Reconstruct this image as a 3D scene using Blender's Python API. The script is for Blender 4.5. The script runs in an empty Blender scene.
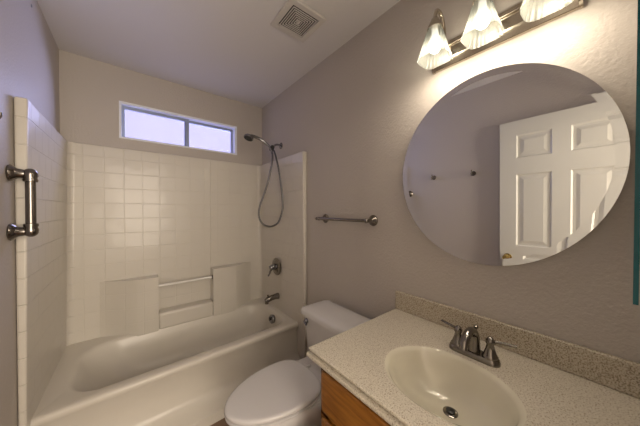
import bpy, bmesh, math, random
from mathutils import Vector, Matrix
random.seed(4)
SC = bpy.context.scene
COL = SC.collection
# ------------------------------------------------------------------ camera
CP = Vector((0.3883, -2.4560, 1.3414)); yaw, pitch, roll = -0.67433, -0.01163, 0.00119
F = Vector((-math.sin(yaw)*math.cos(pitch), math.cos(yaw)*math.cos(pitch), math.sin(pitch)))
R0 = Vector((math.cos(yaw), math.sin(yaw), 0)); U0 = R0.cross(F)
c_, s_ = math.cos(roll), math.sin(roll)
RR = c_*R0 + s_*U0; UU = -s_*R0 + c_*U0
cam = bpy.data.cameras.new('camera'); co = bpy.data.objects.new('camera', cam); COL.objects.link(co)
m = Matrix((RR, UU, -F)).transposed().to_4x4(); m.translation = CP
co.matrix_world = m
cam.sensor_width = 36; cam.lens = 236.532/640*36; cam.clip_start = 0.005
SC.camera = co
# ------------------------------------------------------------------ light
SC.view_settings.view_transform = 'Standard'; SC.view_settings.look = 'None'
SC.view_settings.gamma = 1; SC.view_settings.use_curve_mapping = False
SC.view_settings.exposure = 1.43
w = bpy.data.worlds.new('sky'); SC.world = w; w.use_nodes = True
bg = w.node_tree.nodes['Background']; bg.inputs[0].default_value = (0.60, 0.56, 0.93, 1); bg.inputs[1].default_value = 0.58

def lamp(name, kind, loc, energy, color, **k):
    l = bpy.data.lights.new(name, kind); l.energy = energy; l.color = color
    o = bpy.data.objects.new(name, l); COL.objects.link(o); o.location = loc
    for a, b in k.items(): setattr(l, a, b)
    return o
sun = lamp('hazy_daylight', 'SUN', (2, 2, 4), 8, (0.56, 0.60, 1.0), angle=math.radians(70))
sun.rotation_euler = Vector((-0.75, -1.0, -0.22)).to_track_quat('-Z', 'Y').to_euler()
# made-up fill lamp beyond the doorway, added to brighten the room
hl = lamp('hall_fill_light', 'AREA', (0.60, -3.80, 1.45), 23, (1.0, 0.87, 0.71), shape='RECTANGLE', size=1.0, size_y=1.7)
hl.rotation_euler = (math.radians(90), 0, 0)

# ------------------------------------------------------------------ dimensions
W, H, S, TH = 1.527, 2.470, 1.8256, 0.042
SY = -2.600          # south wall face
Y0 = -0.035          # back surround face
def zdeck(y): return 0.382

# ------------------------------------------------------------------ materials
def mat(name, col, rough=0.5, metal=0.0, spec=0.5, coat=0.0, **k):
    m = bpy.data.materials.new(name); m.use_nodes = True
    b = m.node_tree.nodes['Principled BSDF']
    b.inputs['Base Color'].default_value = (*col, 1); b.inputs['Roughness'].default_value = rough
    b.inputs['Metallic'].default_value = metal; b.inputs['Specular IOR Level'].default_value = spec
    b.inputs['Coat Weight'].default_value = coat
    for a, v in k.items(): b.inputs[a.replace('_', ' ')].default_value = v
    return m
def nodes(m): return m.node_tree.nodes, m.node_tree.links, m.node_tree.nodes['Principled BSDF']
def add_bump(m, scale, strength, dist, detail=3, base=None):
    N, L, b = nodes(m)
    tc = N.new('ShaderNodeTexCoord'); n = N.new('ShaderNodeTexNoise'); n.inputs['Scale'].default_value = scale
    n.inputs['Detail'].default_value = detail
    L.new(tc.outputs['Object'], n.inputs['Vector'])
    bu = N.new('ShaderNodeBump'); bu.inputs['Strength'].default_value = strength; bu.inputs['Distance'].default_value = dist
    L.new(n.outputs['Fac'], bu.inputs['Height']); L.new(bu.outputs['Normal'], b.inputs['Normal'])
    return bu
M = {}
M['wall'] = mat('greige_orange_peel_paint', (0.50, 0.455, 0.415), 0.55, spec=0.3); add_bump(M['wall'], 90, 0.5, 0.0045, 2)
M['ceil'] = mat('ceiling_paint', (0.70, 0.68, 0.68), 0.7, spec=0.2); add_bump(M['ceil'], 100, 0.3, 0.004, 2)
M['hall'] = mat('hall_paint', (0.55, 0.50, 0.45), 0.7)
M['trim'] = mat('white_trim', (0.78, 0.77, 0.74), 0.4)
M['vinyl'] = mat('window_vinyl', (0.82, 0.85, 0.92), 0.35)
M['alu'] = mat('window_grey_sash', (0.30, 0.34, 0.42), 0.4, 0.3)
M['door'] = mat('door_white_paint', (0.60, 0.595, 0.56), 0.35); 
M['acryl'] = mat('fiberglass_gelcoat', (0.63, 0.59, 0.525), 0.32, spec=0.4, coat=0.08, Coat_Roughness=0.1)
M['porc'] = mat('toilet_porcelain', (0.66, 0.64, 0.635), 0.09, spec=0.6)
M['seat'] = mat('toilet_seat_plastic', (0.64, 0.62, 0.62), 0.22)
M['sinkbowl'] = mat('cream_cultured_marble', (0.70, 0.66, 0.54), 0.14, coat=0.3)
M['nickel'] = mat('brushed_nickel', (0.23, 0.21, 0.19), 0.22, 1.0)
M['chrome'] = mat('satin_chrome', (0.28, 0.28, 0.295), 0.16, 1.0)
M['fixture'] = mat('fixture_nickel', (0.50, 0.44, 0.36), 0.25, 1.0)
M['hose'] = mat('metal_hose', (0.16, 0.155, 0.155), 0.35, 1.0)
M['brass'] = mat('aged_brass', (0.55, 0.42, 0.16), 0.25, 1.0)
M['dark'] = mat('dark_rubber', (0.02, 0.02, 0.02), 0.5)
M['ventw'] = mat('vent_plastic', (0.60, 0.57, 0.54), 0.5)
M['ventd'] = mat('vent_shadow_cavity', (0.05, 0.045, 0.04), 0.8)
M['mirror'] = mat('mirror_silver', (0.86, 0.86, 0.85), 0.0, 1.0)
M['teal'] = mat('mirror_glass_green_edge', (0.004, 0.085, 0.10), 0.25, spec=0.3)
M['cabinet_white'] = mat('cabinet_body_enamel', (0.70, 0.66, 0.58), 0.4)
M['bulb'] = mat('lit_bulb', (1, 1, 1), 0.5); 
N, L, b = nodes(M['bulb']); b.inputs['Emission Color'].default_value = (1.0, 0.93, 0.80, 1); b.inputs['Emission Strength'].default_value = 0.8
M['clear'] = mat('clear_acrylic', (0.80, 0.78, 0.74), 0.08, 0.0, coat=0.5)

# tile-moulded gelcoat: shallow grid grooves from a brick texture (u = x or y, v = z)
def tile_mat(name, axis, width=0.116, height=0.116, offset=0.0, st=0.45):
    m = mat(name, (0.63, 0.59, 0.525), 0.30, spec=0.4, coat=0.10, Coat_Roughness=0.06)
    N, L, b = nodes(m)
    tc = N.new('ShaderNodeTexCoord'); sp = N.new('ShaderNodeSeparateXYZ'); cb = N.new('ShaderNodeCombineXYZ')
    L.new(tc.outputs['Object'], sp.inputs[0]); L.new(sp.outputs[axis], cb.inputs[0]); L.new(sp.outputs['Z'], cb.inputs[1])
    br = N.new('ShaderNodeTexBrick'); br.offset = offset; br.squash = 1
    br.inputs['Scale'].default_value = 1.0; br.inputs['Mortar Size'].default_value = 0.0035; br.inputs['Mortar Smooth'].default_value = 0.6
    br.inputs['Brick Width'].default_value = width; br.inputs['Row Height'].default_value = height
    br.inputs['Color1'].default_value = (1, 1, 1, 1); br.inputs['Color2'].default_value = (1, 1, 1, 1); br.inputs['Mortar'].default_value = (0, 0, 0, 1)
    L.new(cb.outputs[0], br.inputs['Vector'])
    bu = N.new('ShaderNodeBump'); bu.inputs['Strength'].default_value = st; bu.inputs['Distance'].default_value = 0.003
    L.new(br.outputs['Color'], bu.inputs['Height'])
    n = N.new('ShaderNodeTexNoise'); n.inputs['Scale'].default_value = 7; n.inputs['Detail'].default_value = 1
    L.new(tc.outputs['Object'], n.inputs['Vector'])
    b2 = N.new('ShaderNodeBump'); b2.inputs['Strength'].default_value = 0.35; b2.inputs['Distance'].default_value = 0.01
    L.new(n.outputs['Fac'], b2.inputs['Height']); L.new(b2.outputs['Normal'], bu.inputs['Normal'])
    L.new(bu.outputs['Normal'], b.inputs['Normal']); L.new(bu.outputs['Normal'], b.inputs['Coat Normal'])
    return m
M['tile_x'] = tile_mat('moulded_tile_back', 'X'); M['tile_y'] = tile_mat('moulded_tile_side', 'Y', offset=0.5, st=0.9)

# speckled cultured granite
def speckle(name, base, dark, light, dens=0.43):
    m = mat(name, base, 0.26, coat=0.25, Coat_Roughness=0.12)
    N, L, b = nodes(m)
    tc = N.new('ShaderNodeTexCoord')
    n = N.new('ShaderNodeTexNoise'); n.inputs['Scale'].default_value = 240; n.inputs['Detail'].default_value = 3; n.inputs['Roughness'].default_value = 0.65
    L.new(tc.outputs['Object'], n.inputs['Vector'])
    r = N.new('ShaderNodeValToRGB'); e = r.color_ramp.elements
    e[0].position = dens-0.06; e[0].color = (*dark, 1); e[1].position = dens+0.04; e[1].color = (*base, 1)
    x = r.color_ramp.elements.new(0.66); x.color = (*light, 1)
    L.new(n.outputs['Fac'], r.inputs['Fac']); L.new(r.outputs['Color'], b.inputs['Base Color'])
    return m
M['counter'] = speckle('speckled_cultured_granite', (0.62, 0.565, 0.465), (0.35, 0.29, 0.215), (0.70, 0.65, 0.55), 0.42)
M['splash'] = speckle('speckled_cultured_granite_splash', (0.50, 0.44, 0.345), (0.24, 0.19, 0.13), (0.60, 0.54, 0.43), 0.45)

def wood(name, a, bcol, vec):
    m = mat(name, a, 0.32, coat=0.3, Coat_Roughness=0.15)
    N, L, b = nodes(m)
    tc = N.new('ShaderNodeTexCoord'); mp = N.new('ShaderNodeMapping'); mp.inputs['Scale'].default_value = vec
    L.new(tc.outputs['Object'], mp.inputs['Vector'])
    n = N.new('ShaderNodeTexNoise'); n.inputs['Scale'].default_value = 9; n.inputs['Detail'].default_value = 6; n.inputs['Distortion'].default_value = 0.8
    L.new(mp.outputs[0], n.inputs['Vector'])
    r = N.new('ShaderNodeValToRGB'); r.color_ramp.elements[0].position = 0.32; r.color_ramp.elements[0].color = (*bcol, 1)
    r.color_ramp.elements[1].position = 0.68; r.color_ramp.elements[1].color = (*a, 1)
    L.new(n.outputs['Fac'], r.inputs['Fac']); L.new(r.outputs['Color'], b.inputs['Base Color'])
    return m
M['oak_h'] = wood('honey_oak_horizontal', (0.36, 0.150, 0.022), (0.20, 0.072, 0.009), (6, 0.7, 8))
M['oak_v'] = wood('honey_oak_vertical', (0.34, 0.140, 0.020), (0.19, 0.068, 0.009), (6, 8, 0.7))

m = mat('brown_vinyl_floor', (0.20, 0.125, 0.075), 0.4); M['floor'] = m
N, L, b = nodes(m); tc = N.new('ShaderNodeTexCoord'); n = N.new('ShaderNodeTexNoise'); n.inputs['Scale'].default_value = 14
L.new(tc.outputs['Object'], n.inputs['Vector']); r = N.new('ShaderNodeValToRGB')
r.color_ramp.elements[0].color = (0.15, 0.085, 0.05, 1); r.color_ramp.elements[1].color = (0.26, 0.17, 0.11, 1)
L.new(n.outputs['Fac'], r.inputs['Fac']); L.new(r.outputs['Color'], b.inputs['Base Color'])

def through(name, tcol, tfac, kind='GLOSS', rough=0.05, tint=(1, 1, 1)):
    m = bpy.data.materials.new(name); m.use_nodes = True; N = m.node_tree.nodes; L = m.node_tree.links
    N.clear(); out = N.new('ShaderNodeOutputMaterial'); mx = N.new('ShaderNodeMixShader')
    t = N.new('ShaderNodeBsdfTransparent'); t.inputs[0].default_value = (*tcol, 1)
    if kind == 'GLOSS':
        g = N.new('ShaderNodeBsdfGlossy'); g.inputs['Roughness'].default_value = rough; g.inputs[0].default_value = (*tint, 1); g = g.outputs[0]
    else:
        a = N.new('ShaderNodeBsdfTranslucent'); a.inputs[0].default_value = (*tint, 1)
        d = N.new('ShaderNodeBsdfPrincipled'); d.inputs['Base Color'].default_value = (*tint, 1); d.inputs['Roughness'].default_value = 0.2
        m2 = N.new('ShaderNodeMixShader'); m2.inputs[0].default_value = 0.35
        L.new(a.outputs[0], m2.inputs[1]); L.new(d.outputs[0], m2.inputs[2]); g = m2.outputs[0]
    mx.inputs[0].default_value = tfac
    L.new(t.outputs[0], mx.inputs[1]); L.new(g, mx.inputs[2]); L.new(mx.outputs[0], out.inputs['Surface'])
    return m
M['pane'] = through('window_glass', (0.93, 0.94, 1.0), 0.06)
M['shade'] = through('frosted_pressed_glass', (0.95, 0.97, 0.95), 0.66, 'T', tint=(0.20, 0.21, 0.19))

# ------------------------------------------------------------------ mesh helpers
def obj(name, bm, mt, parent=None, smooth=False, bevel=0, angle=35, seg=2, sub=0):
    me = bpy.data.meshes.new(name)
    bmesh.ops.recalc_face_normals(bm, faces=bm.faces)
    bm.to_mesh(me); bm.free()
    o = bpy.data.objects.new(name, me); COL.objects.link(o)
    for x in (mt if isinstance(mt, (list, tuple)) else [mt]): me.materials.append(x)
    if smooth:
        for p in me.polygons: p.use_smooth = True
    if bevel:
        b = o.modifiers.new('bevel', 'BEVEL'); b.width = bevel; b.segments = seg; b.limit_method = 'ANGLE'; b.angle_limit = math.radians(angle)
        b.harden_normals = False
        for p in me.polygons: p.use_smooth = True
    if sub:
        b = o.modifiers.new('sub', 'SUBSURF'); b.levels = sub; b.render_levels = sub
    if bevel or smooth:
        try: me.set_sharp_from_angle(angle=math.radians(50))
        except Exception: pass
    if parent is not None:
        o.parent = parent
        if parent.type == 'EMPTY' or True:
            o.matrix_parent_inverse = parent_world(parent).inverted()
    return o
def parent_world(p):
    mw = Matrix.LocRotScale(p.location, p.rotation_euler, p.scale)
    if p.parent: mw = parent_world(p.parent) @ p.matrix_parent_inverse @ mw
    return mw
def thing(name, label, cat, loc, group=None):
    o = bpy.data.objects.new(name, None); COL.objects.link(o); o.location = loc
    o.empty_display_size = 0.05
    tag(o, label, cat, group); return o
def tag(o, label, cat, group=None):
    o['label'] = label; o['category'] = cat
    if group: o['group'] = group
    return o
def struct(name, bm, mt, **k):
    o = obj(name, bm, mt, **k); o['kind'] = 'structure'; return o
def box(bm, x0, x1, y0, y1, z0, z1):
    v = [bm.verts.new((x, y, z)) for z in (z0, z1) for y in (y0, y1) for x in (x0, x1)]
    for f in ((0,1,3,2), (4,6,7,5), (0,4,5,1), (2,3,7,6), (0,2,6,4), (1,5,7,3)): bm.faces.new([v[i] for i in f])
    return bm
def B(*a): return box(bmesh.new(), *a)
def loft(bm, rings, closed=True, cap0=True, cap1=True):
    vs = [[bm.verts.new(p) for p in r] for r in rings]; n = len(rings[0])
    for a, b in zip(vs, vs[1:]):
        for i in range(n if closed else n-1):
            j = (i+1) % n; bm.faces.new((a[i], a[j], b[j], b[i]))
    if cap0: bm.faces.new(vs[0][::-1])
    if cap1: bm.faces.new(vs[-1])
    return vs
def frame_of(d):
    d = Vector(d).normalized(); a = Vector((0, 0, 1)) if abs(d.z) < 0.9 else Vector((1, 0, 0))
    u = d.cross(a).normalized(); return u, d.cross(u).normalized()
def lathe(bm, origin, axis, prof, n=28):
    """prof: (distance along axis, radius)"""
    o = Vector(origin); d = Vector(axis).normalized(); u, v = frame_of(d)
    loft(bm, [[o + d*t + (u*math.cos(2*math.pi*i/n) + v*math.sin(2*math.pi*i/n))*max(r, 1e-4) for i in range(n)] for t, r in prof])
    return bm
def tube(bm, pts, rad, n=14):
    pts = [Vector(p) for p in pts]; rs = rad if isinstance(rad, (list, tuple)) else [rad]*len(pts)
    d = (pts[1]-pts[0]).normalized(); u, v = frame_of(d); rings = []
    for i, p in enumerate(pts):
        t = (pts[min(i+1, len(pts)-1)] - pts[max(i-1, 0)]).normalized()
        u = (u - t*u.dot(t)).normalized(); v = t.cross(u)
        rings.append([p + (u*math.cos(2*math.pi*k/n) + v*math.sin(2*math.pi*k/n))*rs[i] for k in range(n)])
    loft(bm, rings); return bm
def spline(P, k=8):
    P = [Vector(p) for p in P]; Q = [2*P[0]-P[1]] + P + [2*P[-1]-P[-2]]; out = []
    for i in range(1, len(Q)-2):
        for j in range(k):
            t = j/k; a, b, c, d = Q[i-1:i+3]
            out.append(0.5*((2*b) + (c-a)*t + (2*a-5*b+4*c-d)*t*t + (3*b-a-3*c+d)*t**3))
    out.append(P[-1]); return out
def extrude_poly(bm, pts, d):
    """planar polygon pts extruded by vector d"""
    d = Vector(d); loft(bm, [[Vector(p) for p in pts], [Vector(p)+d for p in pts]]); return bm

# ------------------------------------------------------------------ setting
struct('floor', B(-0.1, W+0.1, -3.95, 0.1, -0.06, 0.0), M['floor'])
struct('ceiling', B(-0.1, W+0.1, SY-0.12, 0.15, H, H+0.06), M['ceil'])
struct('wall_left', B(-0.1, 0.0, -3.95, 0.15, 0, H), M['wall'])
struct('wall_right', B(W, W+0.1, -3.95, 0.15, 0, H), M['wall'])
WX0, WX1, WZ0, WZ1 = 0.3192, 1.2509, 1.9111, 2.2061
bm = bmesh.new()
box(bm, 0, WX0, 0, 0.12, 0, H); box(bm, WX1, W, 0, 0.12, 0, H); box(bm, WX0, WX1, 0, 0.12, 0, WZ0); box(bm, WX0, WX1, 0, 0.12, WZ1, H)
struct('wall_back', bm, M['wall'])
DX0, DX1, DZ = 0.07, 0.845, 2.062
bm = bmesh.new(); box(bm, 0, DX0, SY-0.12, SY, 0, H); box(bm, DX1, W, SY-0.12, SY, 0, H); box(bm, DX0, DX1, SY-0.12, SY, DZ, H)
struct('wall_front', bm, M['wall'])
struct('wall_hall_end', B(0, W, -3.95, -3.85, 0, H), M['hall'])
struct('ceiling_hall', B(-0.1, W+0.1, -3.95, SY-0.12, H, H+0.06), M['ceil'])
def rectframe_(x0, x1, z0, z1, t, y0, y1):
    bm = bmesh.new(); box(bm, x0, x0+t, y0, y1, z0, z1); box(bm, x1-t, x1, y0, y1, z0, z1); box(bm, x0+t, x1-t, y0, y1, z0, z0+t); box(bm, x0+t, x1-t, y0, y1, z1-t, z1)
    return struct('fill_light_frame', bm, M['trim'])  # invented trim around the hall fill lamp, no opening behind it
# doorway lining
bm = bmesh.new(); box(bm, DX0, DX0+0.015, SY-0.12, SY, 0, DZ); box(bm, DX1-0.015, DX1, SY-0.12, SY, 0, DZ); box(bm, DX0+0.015, DX1-0.015, SY-0.12, SY, DZ-0.015, DZ)
struct('trim_1', bm, M['trim'])

# made-up frame around the added fill lamp behind the camera
fill_trim = rectframe_(0.06, 1.14, 0.56, 2.34, 0.04, -3.849, -3.79)

# window: white frame, two grey sashes
win = bpy.data.objects.new('window_1', None); COL.objects.link(win); win.location = ((WX0+WX1)/2, 0.05, WZ0); win['kind'] = 'structure'
def rectframe(bm, x0, x1, z0, z1, t, y0, y1, tt=None, tb=None, tr=None):
    tt = tt or t; tb = tb or t; tr = tr or t
    box(bm, x0, x0+t, y0, y1, z0, z1); box(bm, x1-tr, x1, y0, y1, z0, z1)
    box(bm, x0+t, x1-tr, y0, y1, z0, z0+tb); box(bm, x0+t, x1-tr, y0, y1, z1-tt, z1); return bm
obj('window_frame', rectframe(bmesh.new(), WX0, WX1, WZ0, WZ1, 0.014, 0.002, 0.105, tt=0.018, tr=0.020), M['vinyl'], win)
MX = 0.806
for (x0, x1, y0, y1) in ((WX0+0.014, MX+0.012, 0.045, 0.07), (MX-0.02, WX1-0.014, 0.072, 0.097)):
    s = obj('window_sash', rectframe(bmesh.new(), x0, x1, WZ0+0.014, WZ1-0.014, 0.022, y0, y1, tt=0.028, tb=0.012), M['alu'], win)
    obj('pane', B(x0+0.022, x1-0.022, (y0+y1)/2-0.002, (y0+y1)/2+0.002, WZ0+0.026, WZ1-0.042), M['pane'], s)

# ------------------------------------------------------------------ open six-panel door (seen in the round mirror)
DXF = 0.090  # face towards the room
def six_panel_door():
    t = thing('panel_door', 'white six-panel door standing open against the left wall, seen in the round mirror', 'door', (0.088, SY+0.02, 0.01))
    y0, y1 = SY+0.025, -1.818; z0, z1 = 0.012, 2.045; th = 0.035; xf = DXF; xb = xf-th
    wd = y1-y0; st = 0.112; mid = 0.10
    c = (y0+y1)/2
    cols = [(y0+st, c-mid/2), (c+mid/2, y1-st)]
    rows = []
    bm = bmesh.new()
    def grid_face(x, sgn):
        ys = [y0, cols[0][0], cols[0][1], cols[1][0], cols[1][1], y1]; zs = [z0, 0.22, 0.80, 1.00, 1.60, 1.735, 1.925, z1]
        for i in range(5):
            for j in range(7):
                a, bb, cc, d = ys[i], ys[i+1], zs[j], zs[j+1]
                if i in (1, 3) and j in (1, 3, 5):
                    lv = [(0, 0), (0.010, -0.008), (0.026, -0.008), (0.048, -0.002)]
                    rings = [[bm.verts.new((x+sgn*dx, yy, zz)) for yy, zz in ((a+o, cc+o), (bb-o, cc+o), (bb-o, d-o), (a+o, d-o))] for o, dx in lv]
                    for r1, r2 in zip(rings, rings[1:]):
                        for k in range(4): bm.faces.new((r1[k], r1[(k+1) % 4], r2[(k+1) % 4], r2[k]))
                    bm.faces.new(rings[-1])
                else:
                    bm.faces.new([bm.verts.new((x, yy, zz)) for yy, zz in ((a, cc), (bb, cc), (bb, d), (a, d))])
    grid_face(xf, 1); grid_face(xb, -1)
    for q in (((y0, z0), (y1, z0)), ((y1, z0), (y1, z1)), ((y1, z1), (y0, z1)), ((y0, z1), (y0, z0))):
        (a, cc), (bb, d) = q
        bm.faces.new([bm.verts.new(p) for p in ((xb, a, cc), (xb, bb, d), (xf, bb, d), (xf, a, cc))])
    bmesh.ops.remove_doubles(bm, verts=bm.verts, dist=1e-5)
    obj('door_leaf', bm, M['door'], t)
    bm = bmesh.new(); lathe(bm, (xf, y1-0.055, 0.895), (1, 0, 0), [(0, 0.030), (0.005, 0.030), (0.009, 0.012), (0.028, 0.011), (0.034, 0.022), (0.045, 0.027), (0.056, 0.024), (0.062, 0.010), (0.063, 0)])
    obj('door_knob', bm, M['brass'], t, smooth=True)['label'] = 'round brass door knob'
    bm = bmesh.new(); box(bm, xb+0.006, xf-0.006, y1, y1+0.002, 0.865, 0.925)
    obj('latch_plate', bm, M['brass'], t)
    for z in (0.25, 1.05, 1.88):
        bm = bmesh.new(); lathe(bm, (xf+0.004, y0-0.006, z-0.045), (0, 0, 1), [(0, 0.006), (0.09, 0.006)], 12)
        obj('hinge', bm, M['brass'], t, smooth=True)
six_panel_door()

# ------------------------------------------------------------------ bathtub
def rrect(x0, x1, y0, y1, r, n=8, z=None):
    """rounded rectangle counter clockwise; r = (sw, se, ne, nw) radii"""
    cs = [(x0+r[0], y0+r[0], math.pi, r[0]), (x1-r[1], y0+r[1], 1.5*math.pi, r[1]), (x1-r[2], y1-r[2], 0, r[2]), (x0+r[3], y1-r[3], .5*math.pi, r[3])]
    out = []
    for cx, cy, a0, rr in cs:
        for i in range(n+1):
            a = a0 + (math.pi/2)*i/n; out.append((cx+rr*math.cos(a), cy+rr*math.sin(a)))
    return out
tub = thing('bathtub', 'cream alcove bathtub with a wide rim below the tile-patterned surround', 'bathtub', (W/2, -0.44, 0))
tx0, tx1, ty0, ty1 = 0.024, W-0.026, -0.780, -0.006
def ring(x0, x1, y0, y1, r, z=None, dz=0):
    return [(x, y + (0.042*(x/W-0.5) if y < -0.45 else 0.0), (zdeck(y)+dz) if z is None else z) for x, y in rrect(x0, x1, y0, y1, r)]
rings = [ring(tx0, tx1, ty0-0.112, ty1, (.004,)*4, z=0.0), ring(tx0, tx1, ty0-0.104, ty1, (.004,)*4, z=0.055),
         ring(tx0, tx1, ty0-0.060, ty1, (.004,)*4, z=0.080), ring(tx0, tx1, ty0-0.012, ty1, (.004,)*4, z=0.112), ring(tx0, tx1, ty0+0.006, ty1, (.004,)*4, z=0.14),
         ring(tx0, tx1, ty0+0.012, ty1, (.004,)*4, z=0.325), ring(tx0, tx1, ty0-0.006, ty1, (.004,)*4, z=0.342),
         ring(tx0, tx1, ty0-0.010, ty1, (.004,)*4, z=0.366), ring(tx0, tx1, ty0-0.006, ty1, (.004,)*4, dz=-0.006), ring(tx0, tx1, ty0+0.006, ty1-.002, (.006,)*4, dz=0)]
bx0, bx1, by0, by1 = 0.118, 1.452, -0.712, -0.135
R_ = (0.16, 0.13, 0.17, 0.20)
def rs(k): return tuple(v*k for v in R_)
rings += [ring(bx0-0.02, bx1+0.012, by0-0.016, by1+0.016, rs(1.06), dz=0.0), ring(bx0, bx1, by0, by1, R_, dz=-0.006), ring(bx0+0.014, bx1-0.008, by0+0.01, by1-0.01, rs(.98), dz=-0.022),
          ring(bx0+0.06, bx1-0.022, by0+0.024, by1-0.02, rs(.95), z=0.26), ring(bx0+0.14, bx1-0.045, by0+0.04, by1-0.035, rs(.9), z=0.16),
          ring(bx0+0.22, bx1-0.075, by0+0.06, by1-0.055, rs(.85), z=0.095), ring(bx0+0.32, bx1-0.13, by0+0.11, by1-0.10, rs(.7), z=0.068), ring(bx0+0.5, bx1-0.3, by0+0.2, by1-0.2, rs(.4), z=0.06)]
bm = bmesh.new(); loft(bm, rings)
obj('tub_shell', bm, M['acryl'], tub, smooth=True)
bm = bmesh.new(); oc = Vector((1.420, -0.440, 0.315)); ax = Vector((-1, 0, 0.12)).normalized()
lathe(bm, oc, ax, [(-0.02, 0.036), (0.002, 0.041), (0.006, 0.040), (0.011, 0.034), (0.012, 0)], 28)
ov = obj('overflow_plate', bm, M['chrome'], tub, smooth=True); ov['label'] = 'round chrome overflow plate'
bm = bmesh.new(); lathe(bm, oc+ax*0.012, ax, [(0, 0.010), (0.008, 0.010), (0.009, 0)], 14); box(bm, oc.x-0.030, oc.x-0.014, oc.y-0.004, oc.y+0.004, oc.z-0.006, oc.z+0.026)
obj('trip_lever', bm, M['chrome'], ov)
bm = bmesh.new(); lathe(bm, (1.15, -0.43, 0.060), (0, 0, 1), [(0, 0.035), (0.005, 0.034), (0.006, 0)], 24)
obj('tub_drain', bm, M['chrome'], tub, smooth=True)

# ------------------------------------------------------------------ surround
sur = thing('shower_surround', 'cream moulded tile-pattern shower surround on three walls above the bathtub', 'shower surround', (W/2, -0.03, 0.40))
def side_panel(xa, xb):
    bm = bmesh.new(); y0, y1 = -0.860, -0.004
    prof = [(y0, 0.001), (y1, 0.001), (y1, S), (y0, S)]
    loft(bm, [[(xa, y, z) for y, z in prof], [(xb if z > 1 else xb + (-0.02 if xb < 0.5 else 0.02), y, z) for y, z in prof]]); return bm
EPS = 0.002
obj('side_panel', side_panel(EPS, TH), M['tile_y'], sur, bevel=0.008, seg=3)
obj('side_panel', side_panel(W-EPS, W-TH), M['tile_y'], sur, bevel=0.008, seg=3)
bm = B(0.004, W-0.004, Y0, -0.003, 0.360, S)
obj('back_panel', bm, M['tile_x'], sur, bevel=0.006, seg=3)
bm = bmesh.new(); tube(bm, [(0.984, Y0-0.001, 0.795), (0.984, Y0-0.001, S-0.004)], 0.0035, 8)
obj('panel_joint', bm, M['acryl'], sur, smooth=True)
# coves in the two inner corners
for sx, x in ((1, TH), (-1, W-TH)):
    bm = bmesh.new(); r = 0.035; pr = [(x, Y0)] + [(x+sx*(r-r*math.sin(a)), Y0-(r-r*math.cos(a))) for a in [math.pi/2*i/6 for i in range(7)]]
    loft(bm, [[(a-sx*0.0165, b_, 0.37) for a, b_ in pr], [(a, b_, S-0.004) for a, b_ in pr]])
    obj('corner_cove', bm, M['tile_y'], sur, smooth=True)
# bulging ledge with a niche
DEP = 0.112
def prof_y(x, xa, xb, flat):   # 0 at xa, full at flat..(niche)
    t = min(1, max(0, (x-xa)/(xb-xa))); return Y0 - DEP*math.sin(t*math.pi/2)**1.0 if flat else Y0 - DEP*t
def ledge(xa, xf, xn, name):
    bm = bmesh.new(); n = 14
    pts = [(xa, Y0)]
    for i in range(1, n+1):
        t = i/n; x = xa+(xf-xa)*t; pts.append((x, Y0 - DEP*(t*t*(3-2*t)*0.35 + 0.65*t)))
    pts.append((xn, Y0-DEP)); pts.append((xn, Y0+0.002)); pts.append((xa, Y0+0.002))
    if True:
        zt = 0.797; zb = 0.36
        loft(bm, [[(x, y, zb) for x, y in pts], [(x, y, zt) for x, y in pts]])
    return obj(name, bm, M['tile_x'], sur, bevel=0.024, seg=5, angle=50)
ledge(0.200, 0.43, 0.560, 'ledge')
ledge(1.38, 1.18, 0.978, 'ledge')
bm = B(0.558, 0.980, Y0-DEP, Y0+0.001, 0.36, 0.500); obj('niche_sill', bm, M['acryl'], sur, bevel=0.020, seg=5)
bm = bmesh.new(); tube(bm, [(0.558, Y0-DEP+0.03, 0.719), (0.980, Y0-DEP+0.03, 0.719)], 0.011, 16)
obj('grab_rail', bm, M['clear'], sur, smooth=True)['label'] = 'clear plastic rail across the niche'
bm = bmesh.new(); lathe(bm, (0.979, Y0-DEP+0.03, 0.719), (-1, 0, 0), [(0, 0.020), (0.006, 0.020), (0.010, 0.014), (0.011, 0)], 16)
obj('rail_socket', bm, M['nickel'], sur, smooth=True)

# ------------------------------------------------------------------ shower head, arm, hose
XS = W-TH
sh = thing('handheld_shower', 'handheld shower head with looping metal hose on an arm above the surround', 'shower head', (W, -0.455, 1.95))
bm = bmesh.new(); lathe(bm, (W-0.001, -0.428, 1.963), (-1, 0, 0), [(0, 0.030), (0.004, 0.030), (0.010, 0.020), (0.014, 0.012), (0.015, 0)])
obj('wall_flange', bm, M['chrome'], sh, smooth=True)
bm = bmesh.new(); tube(bm, spline([(W-0.004, -0.428, 1.963), (1.485, -0.436, 1.966), (1.450, -0.446, 1.952), (1.420, -0.456, 1.924)]), 0.0095)
obj('shower_arm', bm, M['chrome'], sh, smooth=True)
bm = bmesh.new(); lathe(bm, (1.427, -0.454, 1.937), (-0.6, -0.2, -0.9), [(0, 0.010), (0.004, 0.019), (0.03, 0.021), (0.036, 0.016), (0.052, 0.015), (0.055, 0)])
obj('holder', bm, M['dark'], sh, smooth=True)['label'] = 'dark swivel holder'
hd = Vector((1.200, -0.437, 1.980)); hp = spline([(1.400, -0.491, 1.857), (1.391, -0.481, 1.897), (1.364, -0.466, 1.940), (1.315, -0.451, 1.975), (1.262, -0.441, 1.995), (1.220, -0.437, 1.999)])
bm = bmesh.new(); nn = len(hp); tube(bm, hp, [0.009+0.006*(i/(nn-1)) for i in range(nn)])
obj('handle', bm, M['chrome'], sh, smooth=True)
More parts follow.
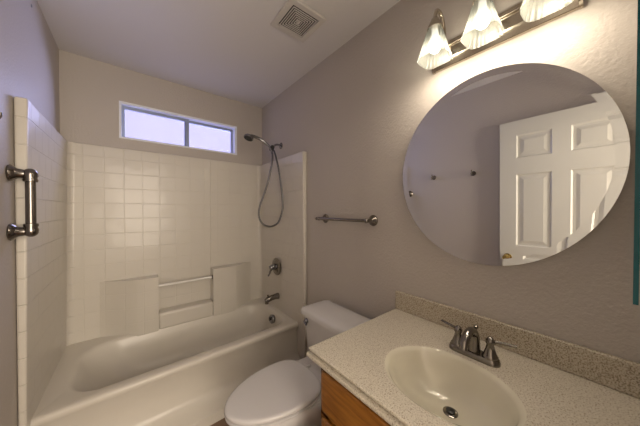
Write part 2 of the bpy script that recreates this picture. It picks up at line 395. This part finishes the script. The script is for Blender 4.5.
bm = bmesh.new(); dn = Vector((-0.42, -0.12, -1)).normalized(); lathe(bm, hd-dn*0.030, dn, [(0, 0.0), (0.002, 0.016), (0.012, 0.030), (0.024, 0.040), (0.036, 0.043), (0.042, 0.041)])
hdo = obj('spray_head', bm, M['chrome'], sh, smooth=True)
bm = bmesh.new(); lathe(bm, hd+dn*0.0122, dn, [(0, 0.037), (0.003, 0.035), (0.004, 0)])
for k in range(8):
    u, v = frame_of(dn); a = k*math.pi/4; lathe(bm, hd+dn*0.0155+(u*math.cos(a)+v*math.sin(a))*0.022, dn, [(0, 0.003), (0.004, 0.002)], 8)
obj('spray_face', bm, M['dark'], hdo)
hp = spline([(1.400, -0.496, 1.862), (1.387, -0.510, 1.777), (1.357, -0.491, 1.596), (1.321, -0.465, 1.460), (1.296, -0.447, 1.370), (1.291, -0.444, 1.280), (1.320, -0.464, 1.216), (1.367, -0.497, 1.194), (1.408, -0.526, 1.207), (1.438, -0.547, 1.243), (1.463, -0.565, 1.343), (1.464, -0.565, 1.443), (1.456, -0.560, 1.546), (1.434, -0.544, 1.723), (1.412, -0.515, 1.862), (1.415, -0.471, 1.904)], 10)
bm = bmesh.new(); tube(bm, hp, [0.0082+0.0006*(i % 2) for i in range(len(hp))], 10)
obj('shower_hose', bm, M['hose'], sh, smooth=True)

# valve + tub spout
vt = thing('shower_valve', 'round nickel shower valve plate with lever handle above the tub spout', 'shower valve', (XS, -0.415, 0.798))
bm = bmesh.new(); lathe(bm, (XS-0.0005, -0.415, 0.798), (-1, 0, 0), [(0, 0.083), (0.003, 0.083), (0.008, 0.076), (0.013, 0.045), (0.016, 0.035), (0.016, 0)], 40)
obj('valve_plate', bm, M['nickel'], vt, smooth=True)
bm = bmesh.new(); lathe(bm, (XS-0.014, -0.415, 0.798), (-1, 0, 0), [(0, 0.030), (0.02, 0.027), (0.05, 0.024), (0.058, 0.018), (0.060, 0)], 24)
hb = obj('valve_hub', bm, M['chrome'], vt, smooth=True)
bm = bmesh.new(); tube(bm, spline([(XS-0.050, -0.415, 0.798), (XS-0.062, -0.408, 0.766), (XS-0.066, -0.396, 0.736), (XS-0.075, -0.386, 0.711)], 6), [0.012]*6+[0.010]*6+[0.008]*7)
obj('valve_lever', bm, M['chrome'], vt, smooth=True)
sp = thing('tub_spout', 'nickel tub spout on the surround wall just above the bathtub', 'tub spout', (XS, -0.445, 0.51))
bm = bmesh.new(); P = [(XS-0.0005, -0.445, 0.522), (XS-0.03, -0.445, 0.522), (XS-0.07, -0.445, 0.519), (XS-0.105, -0.445, 0.510), (XS-0.13, -0.445, 0.498)]
tube(bm, P, [0.030, 0.026, 0.025, 0.026, 0.024], 20); lathe(bm, (XS-0.115, -0.445, 0.505), (-0.15, 0, -1), [(0, 0.018), (0.032, 0.017), (0.033, 0)], 16)
obj('spout_body', bm, M['nickel'], sp, smooth=True)
bm = bmesh.new(); lathe(bm, (XS-0.108, -0.445, 0.530), (0, 0, 1), [(0, 0.005), (0.014, 0.005), (0.016, 0.009), (0.024, 0.008), (0.025, 0)], 14)
obj('diverter_knob', bm, M['nickel'], sp, smooth=True)

# ------------------------------------------------------------------ towel bar (right wall)
def post(bm, base, axis, ln=0.06, k=1.0):
    lathe(bm, base, axis, [(0, 0.027*k), (0.004, 0.028*k), (0.008, 0.026*k), (0.012, 0.021*k), (0.016, 0.020*k), (0.026, 0.013*k), (0.040, 0.010*k), (ln-0.006, 0.010*k)])
    return bm
tb = thing('towel_bar', 'brushed nickel towel bar on the right wall above the toilet tank', 'towel bar', (W, -1.35, 1.27))
ya, yb, zb = -1.104, -1.548, 1.280
for y in (ya, yb):
    bm = post(bmesh.new(), (W-0.001, y, zb), (-1, 0, 0), 0.07, 1.2); lathe(bm, (W-0.066, y, zb), (-1, 0, 0), [(-0.008, 0.008), (-0.002, 0.014), (0.006, 0.014), (0.013, 0.008), (0.014, 0)], 18)
    obj('bracket', bm, M['nickel'], tb, smooth=True)
bm = bmesh.new(); tube(bm, [(W-0.066, yb+0.012, zb), (W-0.066, ya-0.012, zb)], 0.0105)
obj('bar', bm, M['nickel'], tb, smooth=True)
bm = bmesh.new(); lathe(bm, (W-0.066, ya+0.01, zb), (0, 1, 0), [(0, 0.008), (0.01, 0.010), (0.016, 0.008), (0.020, 0.011), (0.028, 0.009), (0.033, 0)], 16)
obj('finial', bm, M['nickel'], tb, smooth=True)

# ------------------------------------------------------------------ grab bar (left wall)
gb = thing('grab_bar', 'short vertical nickel grab bar on the left wall beside the surround', 'grab bar', (0, -0.925, 1.36))
GY = -0.908; GX = 0.058
for z in (1.492, 1.251):
    bm = bmesh.new(); lathe(bm, (0.001, GY-0.004, z), (1, 0, 0), [(0, 0.034), (0.004, 0.036), (0.010, 0.033), (0.016, 0.026), (0.022, 0.021), (0.05, 0.0155)])
    obj('wall_mount', bm, M['nickel'], gb, smooth=True)
    s = 1 if z > 1.37 else -1
    bm = bmesh.new(); lathe(bm, (GX, GY-0.004, z-s*0.026), (0, 0, s), [(-0.008, 0.0155), (-0.006, 0.021), (0.002, 0.022), (0.010, 0.0195), (0.020, 0.0225), (0.034, 0.0215), (0.043, 0.016), (0.049, 0.007), (0.050, 0)])
    obj('elbow', bm, M['nickel'], gb, smooth=True)
bm = bmesh.new(); tube(bm, [(GX, GY-0.004, 1.272), (GX, GY-0.004, 1.471)], 0.0155, 20)
obj('bar', bm, M['nickel'], gb, smooth=True)

# robe hooks on the left wall
def robe_hook(y, label):
    t = thing('robe_hook', label, 'hook', (0, y, 1.655), 'robe hooks on the left wall')
    bm = post(bmesh.new(), (0.001, y, 1.655), (1, 0, 0), 0.045, 0.85)
    obj('hook_base', bm, M['nickel'], t, smooth=True)
    bm = bmesh.new(); tube(bm, spline([(0.036, y, 1.655), (0.044, y, 1.641), (0.050, y, 1.637), (0.056, y, 1.647), (0.057, y, 1.659)], 5), 0.0055, 10)
    tube(bm, spline([(0.036, y, 1.655), (0.046, y, 1.671), (0.052, y, 1.685)], 5), 0.0055, 10)
    obj('hook_prong', bm, M['nickel'], t, smooth=True)
robe_hook(-1.200, 'robe hook nearer the bathtub on the left wall, middle knob in the mirror')
robe_hook(-1.583, 'robe hook nearer the open door on the left wall, rightmost hook in the mirror')
bm = bmesh.new(); lathe(bm, (0.0005, -0.598, 2.375), (1, 0, 0), [(0, 0.008), (0.003, 0.007), (0.004, 0)], 14)
tag(obj('screw_plug', bm, mat('grey_plug', (0.22, 0.22, 0.24), 0.6)), 'tiny grey round plug on the left wall near the ceiling', 'plug')

# ------------------------------------------------------------------ ceiling vent
cx, cy = 1.172, -1.264
vn = thing('ceiling_vent', 'square white exhaust fan grille with concentric louvres on the ceiling', 'vent', (cx, cy, H))
def sqring(bm, o, i, z0, z1, slope=0):
    rr = [[(cx+sx*a, cy+sy*a, z) for sx, sy in ((-1, -1), (1, -1), (1, 1), (-1, 1))] for a, z in ((o, z1), (o, z0), (i, z0+slope), (i, z1))]
    vs = [[bm.verts.new(p) for p in r] for r in rr]
    for a in range(4):
        for k in range(4): bm.faces.new((vs[a][k], vs[a][(k+1) % 4], vs[(a+1) % 4][(k+1) % 4], vs[(a+1) % 4][k]))
bm = bmesh.new(); sqring(bm, 0.121, 0.088, H-0.016, H-0.0005)
obj('vent_frame', bm, M['ventw'], vn, bevel=0.004)
bm = B(cx-0.088, cx+0.088, cy-0.088, cy+0.088, H-0.003, H-0.0006); obj('vent_cavity', bm, M['ventd'], vn)
for k in range(6):
    o = 0.081-k*0.0122; bm = bmesh.new(); sqring(bm, o, o-0.0052, H-0.015, H-0.0125, 0)
    obj('louvre', bm, M['ventw'], vn)
obj('vent_centre', B(cx-0.009, cx+0.009, cy-0.009, cy+0.009, H-0.016, H-0.003), M['ventw'], vn)

# ------------------------------------------------------------------ round bevelled mirror
MC = Vector((W, -2.118, 1.509)); MR = 0.388
mr = thing('round_mirror', 'large round frameless wall mirror with a polished sloping rim above the sink', 'mirror', (W, MC.y, MC.z-MR))
n = 128
def circ(r, x): return [(x, MC.y+(r-0.026)*math.cos(2*math.pi*i/n), MC.z+r*math.sin(2*math.pi*i/n)) for i in range(n)]
bm = bmesh.new(); bw = 0.026
loft(bm, [circ(MR-0.03, W-0.012), circ(MR-0.002, W-0.012), circ(MR, W-0.0135), circ(MR, W-0.0166)], cap1=False)
loft(bm, [circ(MR, W-0.0166), circ(MR-bw, W-0.0155), circ(MR-bw, W-0.0155)][:2], cap0=False, cap1=True)
me = obj('mirror_glass', bm, M['mirror'], mr)
bm = bmesh.new(); lathe(bm, (W-0.001, MC.y, MC.z), (-1, 0, 0), [(0, 0.28), (0.0108, 0.28)], 48)
obj('mirror_backing', bm, M['dark'], mr)
mr.rotation_euler = (0, math.radians(-0.9), 0)   # hangs a little forward at the top

# ------------------------------------------------------------------ vanity light
LZ = 2.05
lf = thing('vanity_light', 'brushed nickel bar light with three frosted glass shades above the round mirror', 'wall lamp', (W, -2.145, LZ))
prof = [(0, -0.058), (0.012, -0.058), (0.016, -0.054), (0.020, -0.044), (0.030, -0.036), (0.033, -0.026), (0.022, -0.022), (0.022, 0.022), (0.033, 0.026), (0.030, 0.036), (0.020, 0.044), (0.016, 0.054), (0.012, 0.058), (0, 0.058)]
bm = bmesh.new(); extrude_poly(bm, [(W-0.001-a, -2.377, LZ+b_) for a, b_ in prof], (0, 0.463, 0))
obj('back_plate', bm, M['fixture'], lf, bevel=0.002)
for yy in (-2.385, -1.915):
    bm = bmesh.new(); extrude_poly(bm, [(W-0.001-a*1.15, yy, LZ+b_*1.02) for a, b_ in prof], (0, 0.009, 0)); obj('end_cap', bm, M['fixture'], lf)
for y in (-1.973, -2.145, -2.317):
    bm = bmesh.new(); tube(bm, spline([(W-0.020, y, 2.05), (1.486, y, 2.095), (1.474, y, 2.150), (1.446, y, 2.190), (1.412, y, 2.192), (1.394, y, 2.165), (1.392, y, 2.140)], 8), 0.0075)
    lathe(bm, (W-0.018, y, 2.05), (-1, 0, 0.1), [(0, 0.022), (0.006, 0.022), (0.012, 0.012), (0.013, 0)])
    obj('lamp_arm', bm, M['fixture'], lf, smooth=True)
    bm = bmesh.new(); lathe(bm, (1.392, y, 2.150), (0, 0, -1), [(0, 0.008), (0.004, 0.014), (0.014, 0.018), (0.034, 0.028), (0.046, 0.031), (0.047, 0.024)])
    obj('socket_cup', bm, M['fixture'], lf, smooth=True)
    bm = bmesh.new(); nn = 96; rings = []
    for t in [i/14 for i in range(15)]:
        z = 2.108 - 0.132*t; r = 0.026 + 0.029*t + 0.005*t**3.0
        k = 3.6 if t > 0.25 else 2.0 + 1.6*t/0.25; ring_ = []
        for i in range(nn):
            a = 2*math.pi*i/nn; ca, sa = math.cos(a), math.sin(a)
            q = (abs(ca)**k+abs(sa)**k)**(-1/k); rr = r*q*(1+0.02*math.cos(32*a)*min(1, t*2)); ring_.append((1.392+rr*ca, y+rr*sa, z))
        rings.append(ring_)
    loft(bm, rings, cap0=False, cap1=False)
    so = obj('lamp_shade', bm, M['shade'], lf, smooth=True); so['label'] = 'ribbed frosted glass shade'
    bm = bmesh.new(); lathe(bm, (1.392, y, 2.100), (0, 0, -1), [(0, 0.012), (0.020, 0.013), (0.036, 0.018), (0.052, 0.024), (0.068, 0.026), (0.082, 0.022), (0.092, 0.012), (0.095, 0)], 24)
    obj('bulb', bm, M['bulb'], lf, smooth=True)
    lamp('vanity_bulb_light', 'POINT', (1.392, y, 1.990), 1.15, (1.0, 0.87, 0.69), shadow_soft_size=0.03)

# ------------------------------------------------------------------ mirror-fronted side cabinet
mc = thing('medicine_cabinet', 'mirror-fronted cabinet with a dark teal glass edge at the right border', 'cabinet', (1.24, SY, 1.19))
obj('cabinet_body', B(1.018, 1.385, SY+0.0005, -2.4920, 1.215, 1.855), M['cabinet_white'], mc)
bm = bmesh.new(); extrude_poly(bm, [(1.0, -2.4738, 1.195), (1.40, -2.4858, 1.195), (1.40, -2.4914, 1.195), (1.0, -2.4794, 1.195)], (0, 0, 0.68)); g = obj('mirror_door', bm, [M['mirror'], M['teal']], mc)
for p in g.data.polygons:
    if abs(p.normal.y) < 0.8: p.material_index = 1

# ------------------------------------------------------------------ vanity cabinet
VY0, VY1, VX = SY+0.003, -1.765, 0.947
vc = thing('vanity_cabinet', 'honey oak vanity cabinet under the speckled countertop', 'cabinet', ((VX+W)/2, -2.17, 0))
bm = bmesh.new(); box(bm, VX+0.018, W-0.003, VY1-0.016, VY1, 0.10, 0.770); box(bm, VX+0.018, W-0.003, VY0, VY0+0.016, 0.10, 0.770)
box(bm, VX+0.018, W-0.003, VY0+0.016, VY1-0.016, 0.10, 0.116); box(bm, W-0.012, W-0.003, VY0+0.016, VY1-0.016, 0.116, 0.60); box(bm, VX+0.08, W-0.003, VY0, VY1, 0, 0.10)
obj('cabinet_box', bm, M['oak_v'], vc)
bm = bmesh.new()
for a in ((VY0, VY1, 0.725, 0.770), (VY0, VY1, 0.575, 0.605), (VY0, VY1, 0.10, 0.15)): box(bm, VX, VX+0.018, a[0], a[1], a[2], a[3])
for a in (VY1-0.045, -2.16, VY0): box(bm, VX, VX+0.0178, a, a+0.045, 0.1002, 0.7698)
obj('face_frame', bm, M['oak_v'], vc)
for ya_, yb_ in ((-2.130, VY1-0.022), (VY0+0.022, -2.152)):
    o = obj('drawer', B(VX-0.018, VX-0.0005, ya_, yb_, 0.605, 0.755), M['oak_h'], vc, bevel=0.006)
    o = obj('cabinet_door', B(VX-0.018, VX-0.0005, ya_, yb_, 0.125, 0.580), M['oak_v'], vc, bevel=0.006)
    bm = bmesh.new(); rectf = [(ya_+0.055, yb_-0.055, 0.18, 0.525)]
    for a, b_, c, d in rectf: box(bm, VX-0.022, VX-0.0185, a, b_, c, d)
    obj('raised_panel', bm, M['oak_v'], o, bevel=0.003)

# ------------------------------------------------------------------ countertop with integral bowl
CZ = 0.809; cxf = 0.922; cy1 = -1.711; cy0 = SY+0.002; cxb = W-0.002
ct = thing('countertop', 'speckled beige cultured-marble vanity top with backsplash and moulded oval basin', 'countertop', ((cxf+W)/2, -2.16, 0.77))
EC = (1.160, -2.124); EA, EB = 0.155, 0.187
n = 72
def rect_pt(a, x0, x1, y0, y1):
    dx, dy = math.cos(a), math.sin(a); t = 1e9
    if dx > 1e-9: t = min(t, (x1-EC[0])/dx)
    if dx < -1e-9: t = min(t, (x0-EC[0])/dx)
    if dy > 1e-9: t = min(t, (y1-EC[1])/dy)
    if dy < -1e-9: t = min(t, (y0-EC[1])/dy)
    return (EC[0]+t*dx, EC[1]+t*dy)
# angles incl. exact corners
angs = [2*math.pi*i/n for i in range(n)]
for x in (cxf, cxb):
    for y in (cy0, cy1): angs.append(math.atan2(y-EC[1], x-EC[0]) % (2*math.pi))
angs = sorted(set(round(a, 6) for a in angs))
ca4 = [a for a in angs if abs((a/(2*math.pi)*n) - round(a/(2*math.pi)*n)) > 1e-3]
angs = [a for a in angs if a in ca4 or min(abs(a-c) for c in ca4) > 0.03]
def el(k, z, sx=0.0): return [(EC[0]+sx+EA*k*math.cos(a), EC[1]+EB*k*math.sin(a), z) for a in angs]
def rc(ins, z): return [(*rect_pt(a, cxf+ins, cxb, cy0, cy1-ins), z) for a in angs]
def rc2(ins, z):
    out = []
    for a in angs:
        x, y = rect_pt(a, cxf, cxb, cy0, cy1)
        x = x+ins if abs(x-cxf) < 1e-4 else max(x, cxf+ins)
        y = y-ins if abs(y-cy1) < 1e-4 else min(y, cy1-ins)
        out.append((x, y, z))
    return out
bm = bmesh.new()
prof = [(0.025, CZ-0.038), (0.001, CZ-0.038), (-0.003, CZ-0.034), (-0.003, CZ-0.024), (-0.001, CZ-0.020), (0.006, CZ-0.019), (0.020, CZ-0.018), (0.020, CZ-0.012), (0.006, CZ-0.010), (0.003, CZ-0.008), (0.003, CZ-0.002), (0.006, CZ), (0.008, CZ), (0.012, CZ)]
loft(bm, [rc2(i, z) for i, z in prof] + [el(1.12, CZ), el(1.06, CZ), el(1.045, CZ-0.0006)], cap0=False, cap1=False)
obj('countertop_slab', bm, M['counter'], ct, smooth=True)
bm = bmesh.new()
loft(bm, [el(1.045, CZ-0.0006), el(1.0, CZ-0.004), el(0.965, CZ-0.014), el(0.90, CZ-0.040, 0.003), el(0.80, CZ-0.075, 0.008), el(0.62, CZ-0.108, 0.014), el(0.40, CZ-0.124, 0.02), el(0.13, CZ-0.130, 0.03)], cap0=False, cap1=True)
bw_ = obj('sink_basin', bm, M['sinkbowl'], ct, smooth=True); bw_['label'] = 'smooth cream oval basin'
bm = bmesh.new(); dcx = EC[0]+0.042; lathe(bm, (dcx, EC[1], CZ-0.1305), (0, 0, 1), [(0, 0.0225), (0.003, 0.0225), (0.0045, 0.019), (0.0045, 0.0)], 28)
d_ = obj('drain_ring', bm, M['nickel'], bw_, smooth=True)
bm = bmesh.new(); lathe(bm, (dcx, EC[1], CZ-0.126), (0, 0, 1), [(0, 0.013), (0.004, 0.013), (0.006, 0.008), (0.0065, 0)], 20)
obj('drain_stopper', bm, M['dark'], bw_, smooth=True)
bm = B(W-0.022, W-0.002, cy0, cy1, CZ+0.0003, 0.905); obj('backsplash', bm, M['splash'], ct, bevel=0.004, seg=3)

# ------------------------------------------------------------------ faucet
fx, fy = 1.368, -2.134
fa = thing('sink_faucet', 'two-handle brushed nickel faucet on the countertop behind the basin', 'faucet', (fx, fy, CZ))
bm = bmesh.new(); nb = 40
def stad(k, z):
    out = []
    for i in range(nb):
        a = 2*math.pi*i/nb; x = 0.027*k*math.cos(a); y = 0.027*k*math.sin(a) + (0.055 if math.sin(a) >= 0 else -0.055)*1.0; out.append((fx+x, fy+y, z))
    return out
loft(bm, [stad(1, CZ), stad(1.0, CZ+0.008), stad(0.93, CZ+0.012), stad(0.90, CZ+0.017), stad(0.84, CZ+0.019)])
obj('base_plate', bm, M['nickel'], fa, smooth=True)
for s in (1, -1):
    y = fy+s*0.052
    bm = bmesh.new(); lathe(bm, (fx, y, CZ+0.018), (0, 0, 1), [(0, 0.024), (0.006, 0.0245), (0.012, 0.020), (0.030, 0.0145), (0.045, 0.011), (0.050, 0.014), (0.060, 0.0135), (0.068, 0.009), (0.072, 0.004), (0.073, 0)])
    hnd = obj('faucet_handle', bm, M['nickel'], fa, smooth=True)
    bm = bmesh.new(); tube(bm, [(fx+0.002, y, CZ+0.073), (fx+0.010, y+s*0.025, CZ+0.076), (fx+0.020, y+s*0.070, CZ+0.079)], [0.005, 0.005, 0.0042], 12)
    obj('lever', bm, M['nickel'], hnd, smooth=True)
bm = bmesh.new()
tube(bm, spline([(fx+0.004, fy, CZ+0.018), (fx+0.006, fy, CZ+0.055), (fx, fy, CZ+0.082), (fx-0.024, fy, CZ+0.098), (fx-0.055, fy, CZ+0.096), (fx-0.082, fy, CZ+0.078), (fx-0.092, fy, CZ+0.055)], 6),
     [0.021-0.007*min(1, i/18) for i in range(37)], 18)
obj('spout', bm, M['nickel'], fa, smooth=True)
bm = bmesh.new(); lathe(bm, (fx+0.024, fy, CZ+0.016), (0, 0, 1), [(0, 0.004), (0.075, 0.004), (0.078, 0.008), (0.086, 0.008), (0.090, 0.003)], 12)
obj('lift_rod', bm, M['nickel'], fa, smooth=True)

# ------------------------------------------------------------------ toilet
TY = -1.385
to = thing('toilet', 'white toilet with closed oval lid and tank between the bathtub and oak vanity', 'toilet', (1.15, TY, 0))
def egg(xf, xr, hw, z, n=56, k=2.0, yc=TY, wpos=0.64, back=3.0):
    """outline: front tip at xf, rear at xr, half width hw; squarer rear"""
    xc = xf + (xr-xf)*wpos; out = []
    for i in range(n):
        a = 2*math.pi*i/n; ca, sa = math.cos(a), math.sin(a)
        e = back if ca > 0 else k
        x = xc + math.copysign(abs(ca)**(2/e), ca)*((xr-xc) if ca > 0 else (xc-xf)); y = yc + math.copysign(abs(sa)**(2/e), sa)*hw
        out.append((x, y, z))
    return out
bm = bmesh.new()
loft(bm, [egg(0.90, 1.44, 0.125, 0.0, k=2.4), egg(0.905, 1.44, 0.118, 0.03, k=2.4), egg(0.95, 1.42, 0.105, 0.10), egg(0.94, 1.42, 0.112, 0.18), egg(0.86, 1.42, 0.140, 0.26), egg(0.795, 1.42, 0.168, 0.32), egg(0.770, 1.42, 0.178, 0.355),
          egg(0.762, 1.42, 0.180, 0.385), egg(0.770, 1.415, 0.174, 0.393), egg(0.80, 1.39, 0.15, 0.394)])
obj('bowl', bm, M['porc'], to, smooth=True)
bm = bmesh.new(); box(bm, 1.19, 1.49, TY-0.105, TY+0.105, 0.345, 0.402)
obj('tank_deck', bm, M['porc'], to, bevel=0.015, seg=3)
def E_(i, z, xf=0.730, xr=1.200, hw=0.180): return egg(xf+i, xr-i, hw-i, z, k=1.9, wpos=0.64, yc=TY+0.008)
bm = bmesh.new(); loft(bm, [E_(0.012, 0.3952), E_(0.003, 0.398), E_(0.002, 0.4050), E_(0.006, 0.4085), E_(0.012, 0.4095), E_(0.03, 0.4095)])
obj('seat', bm, M['seat'], to, smooth=True)
bm = bmesh.new(); loft(bm, [E_(0.026, 0.4095), E_(0.020, 0.4155), E_(0.003, 0.4160), E_(0, 0.420), E_(0, 0.430), E_(0.003, 0.4345), E_(0.010, 0.4372), E_(0.016, 0.4378), E_(0.022, 0.4380), E_(0.10, 0.4390), E_(0.16, 0.4392)])
obj('lid', bm, M['seat'], to, smooth=True)
for s in (1, -1):
    bm = bmesh.new(); box(bm, 1.185, 1.228, TY+s*0.075-0.022, TY+s*0.075+0.022, 0.4025, 0.424)
    obj('hinge', bm, M['seat'], to, bevel=0.006, seg=3)
    bm = bmesh.new(); lathe(bm, (1.24, TY+s*0.075, 0.4025), (0, 0, 1), [(0, 0.013), (0.005, 0.012), (0.009, 0.006), (0.010, 0)], 16)
    obj('bolt_cap', bm, M['seat'], to, smooth=True)
def rr3(x0, x1, y0, y1, r, z): return [(x, y, z) for x, y in rrect(x0, x1, y0, y1, (r,)*4, 6)]
tx = 1.292; TK = TY+0.005
bm = bmesh.new(); loft(bm, [rr3(tx+0.035, 1.505, TK-0.195, TK+0.195, 0.03, 0.403), rr3(tx+0.022, 1.508, TK-0.205, TK+0.205, 0.035, 0.43), rr3(tx+0.004, 1.512, TK-0.222, TK+0.222, 0.03, 0.655)])
obj('tank', bm, M['porc'], to, smooth=True)
bm = bmesh.new(); loft(bm, [rr3(tx-0.004, 1.516, TK-0.232, TK+0.232, 0.032, 0.656), rr3(tx-0.012, 1.518, TK-0.238, TK+0.238, 0.035, 0.662), rr3(tx-0.012, 1.518, TK-0.238, TK+0.238, 0.035, 0.684),
                            rr3(tx-0.006, 1.515, TK-0.233, TK+0.233, 0.032, 0.694), rr3(tx+0.012, 1.50, TK-0.215, TK+0.215, 0.025, 0.700), rr3(tx+0.06, 1.46, TK-0.16, TK+0.16, 0.02, 0.702)])
obj('tank_lid', bm, M['porc'], to, smooth=True)
bm = bmesh.new(); lathe(bm, (tx+0.008, TK+0.175, 0.622), (-1, 0, 0), [(0, 0.018), (0.008, 0.018), (0.012, 0.012), (0.022, 0.009), (0.023, 0)], 18)
tube(bm, [(tx-0.012, TK+0.178, 0.622), (tx-0.020, TK+0.160, 0.620), (tx-0.021, TK+0.140, 0.617)], [0.007, 0.006, 0.007], 10)
obj('flush_lever', bm, M['chrome'], to, smooth=True)['label'] = 'chrome flush lever'


to.location.x -= 0.020
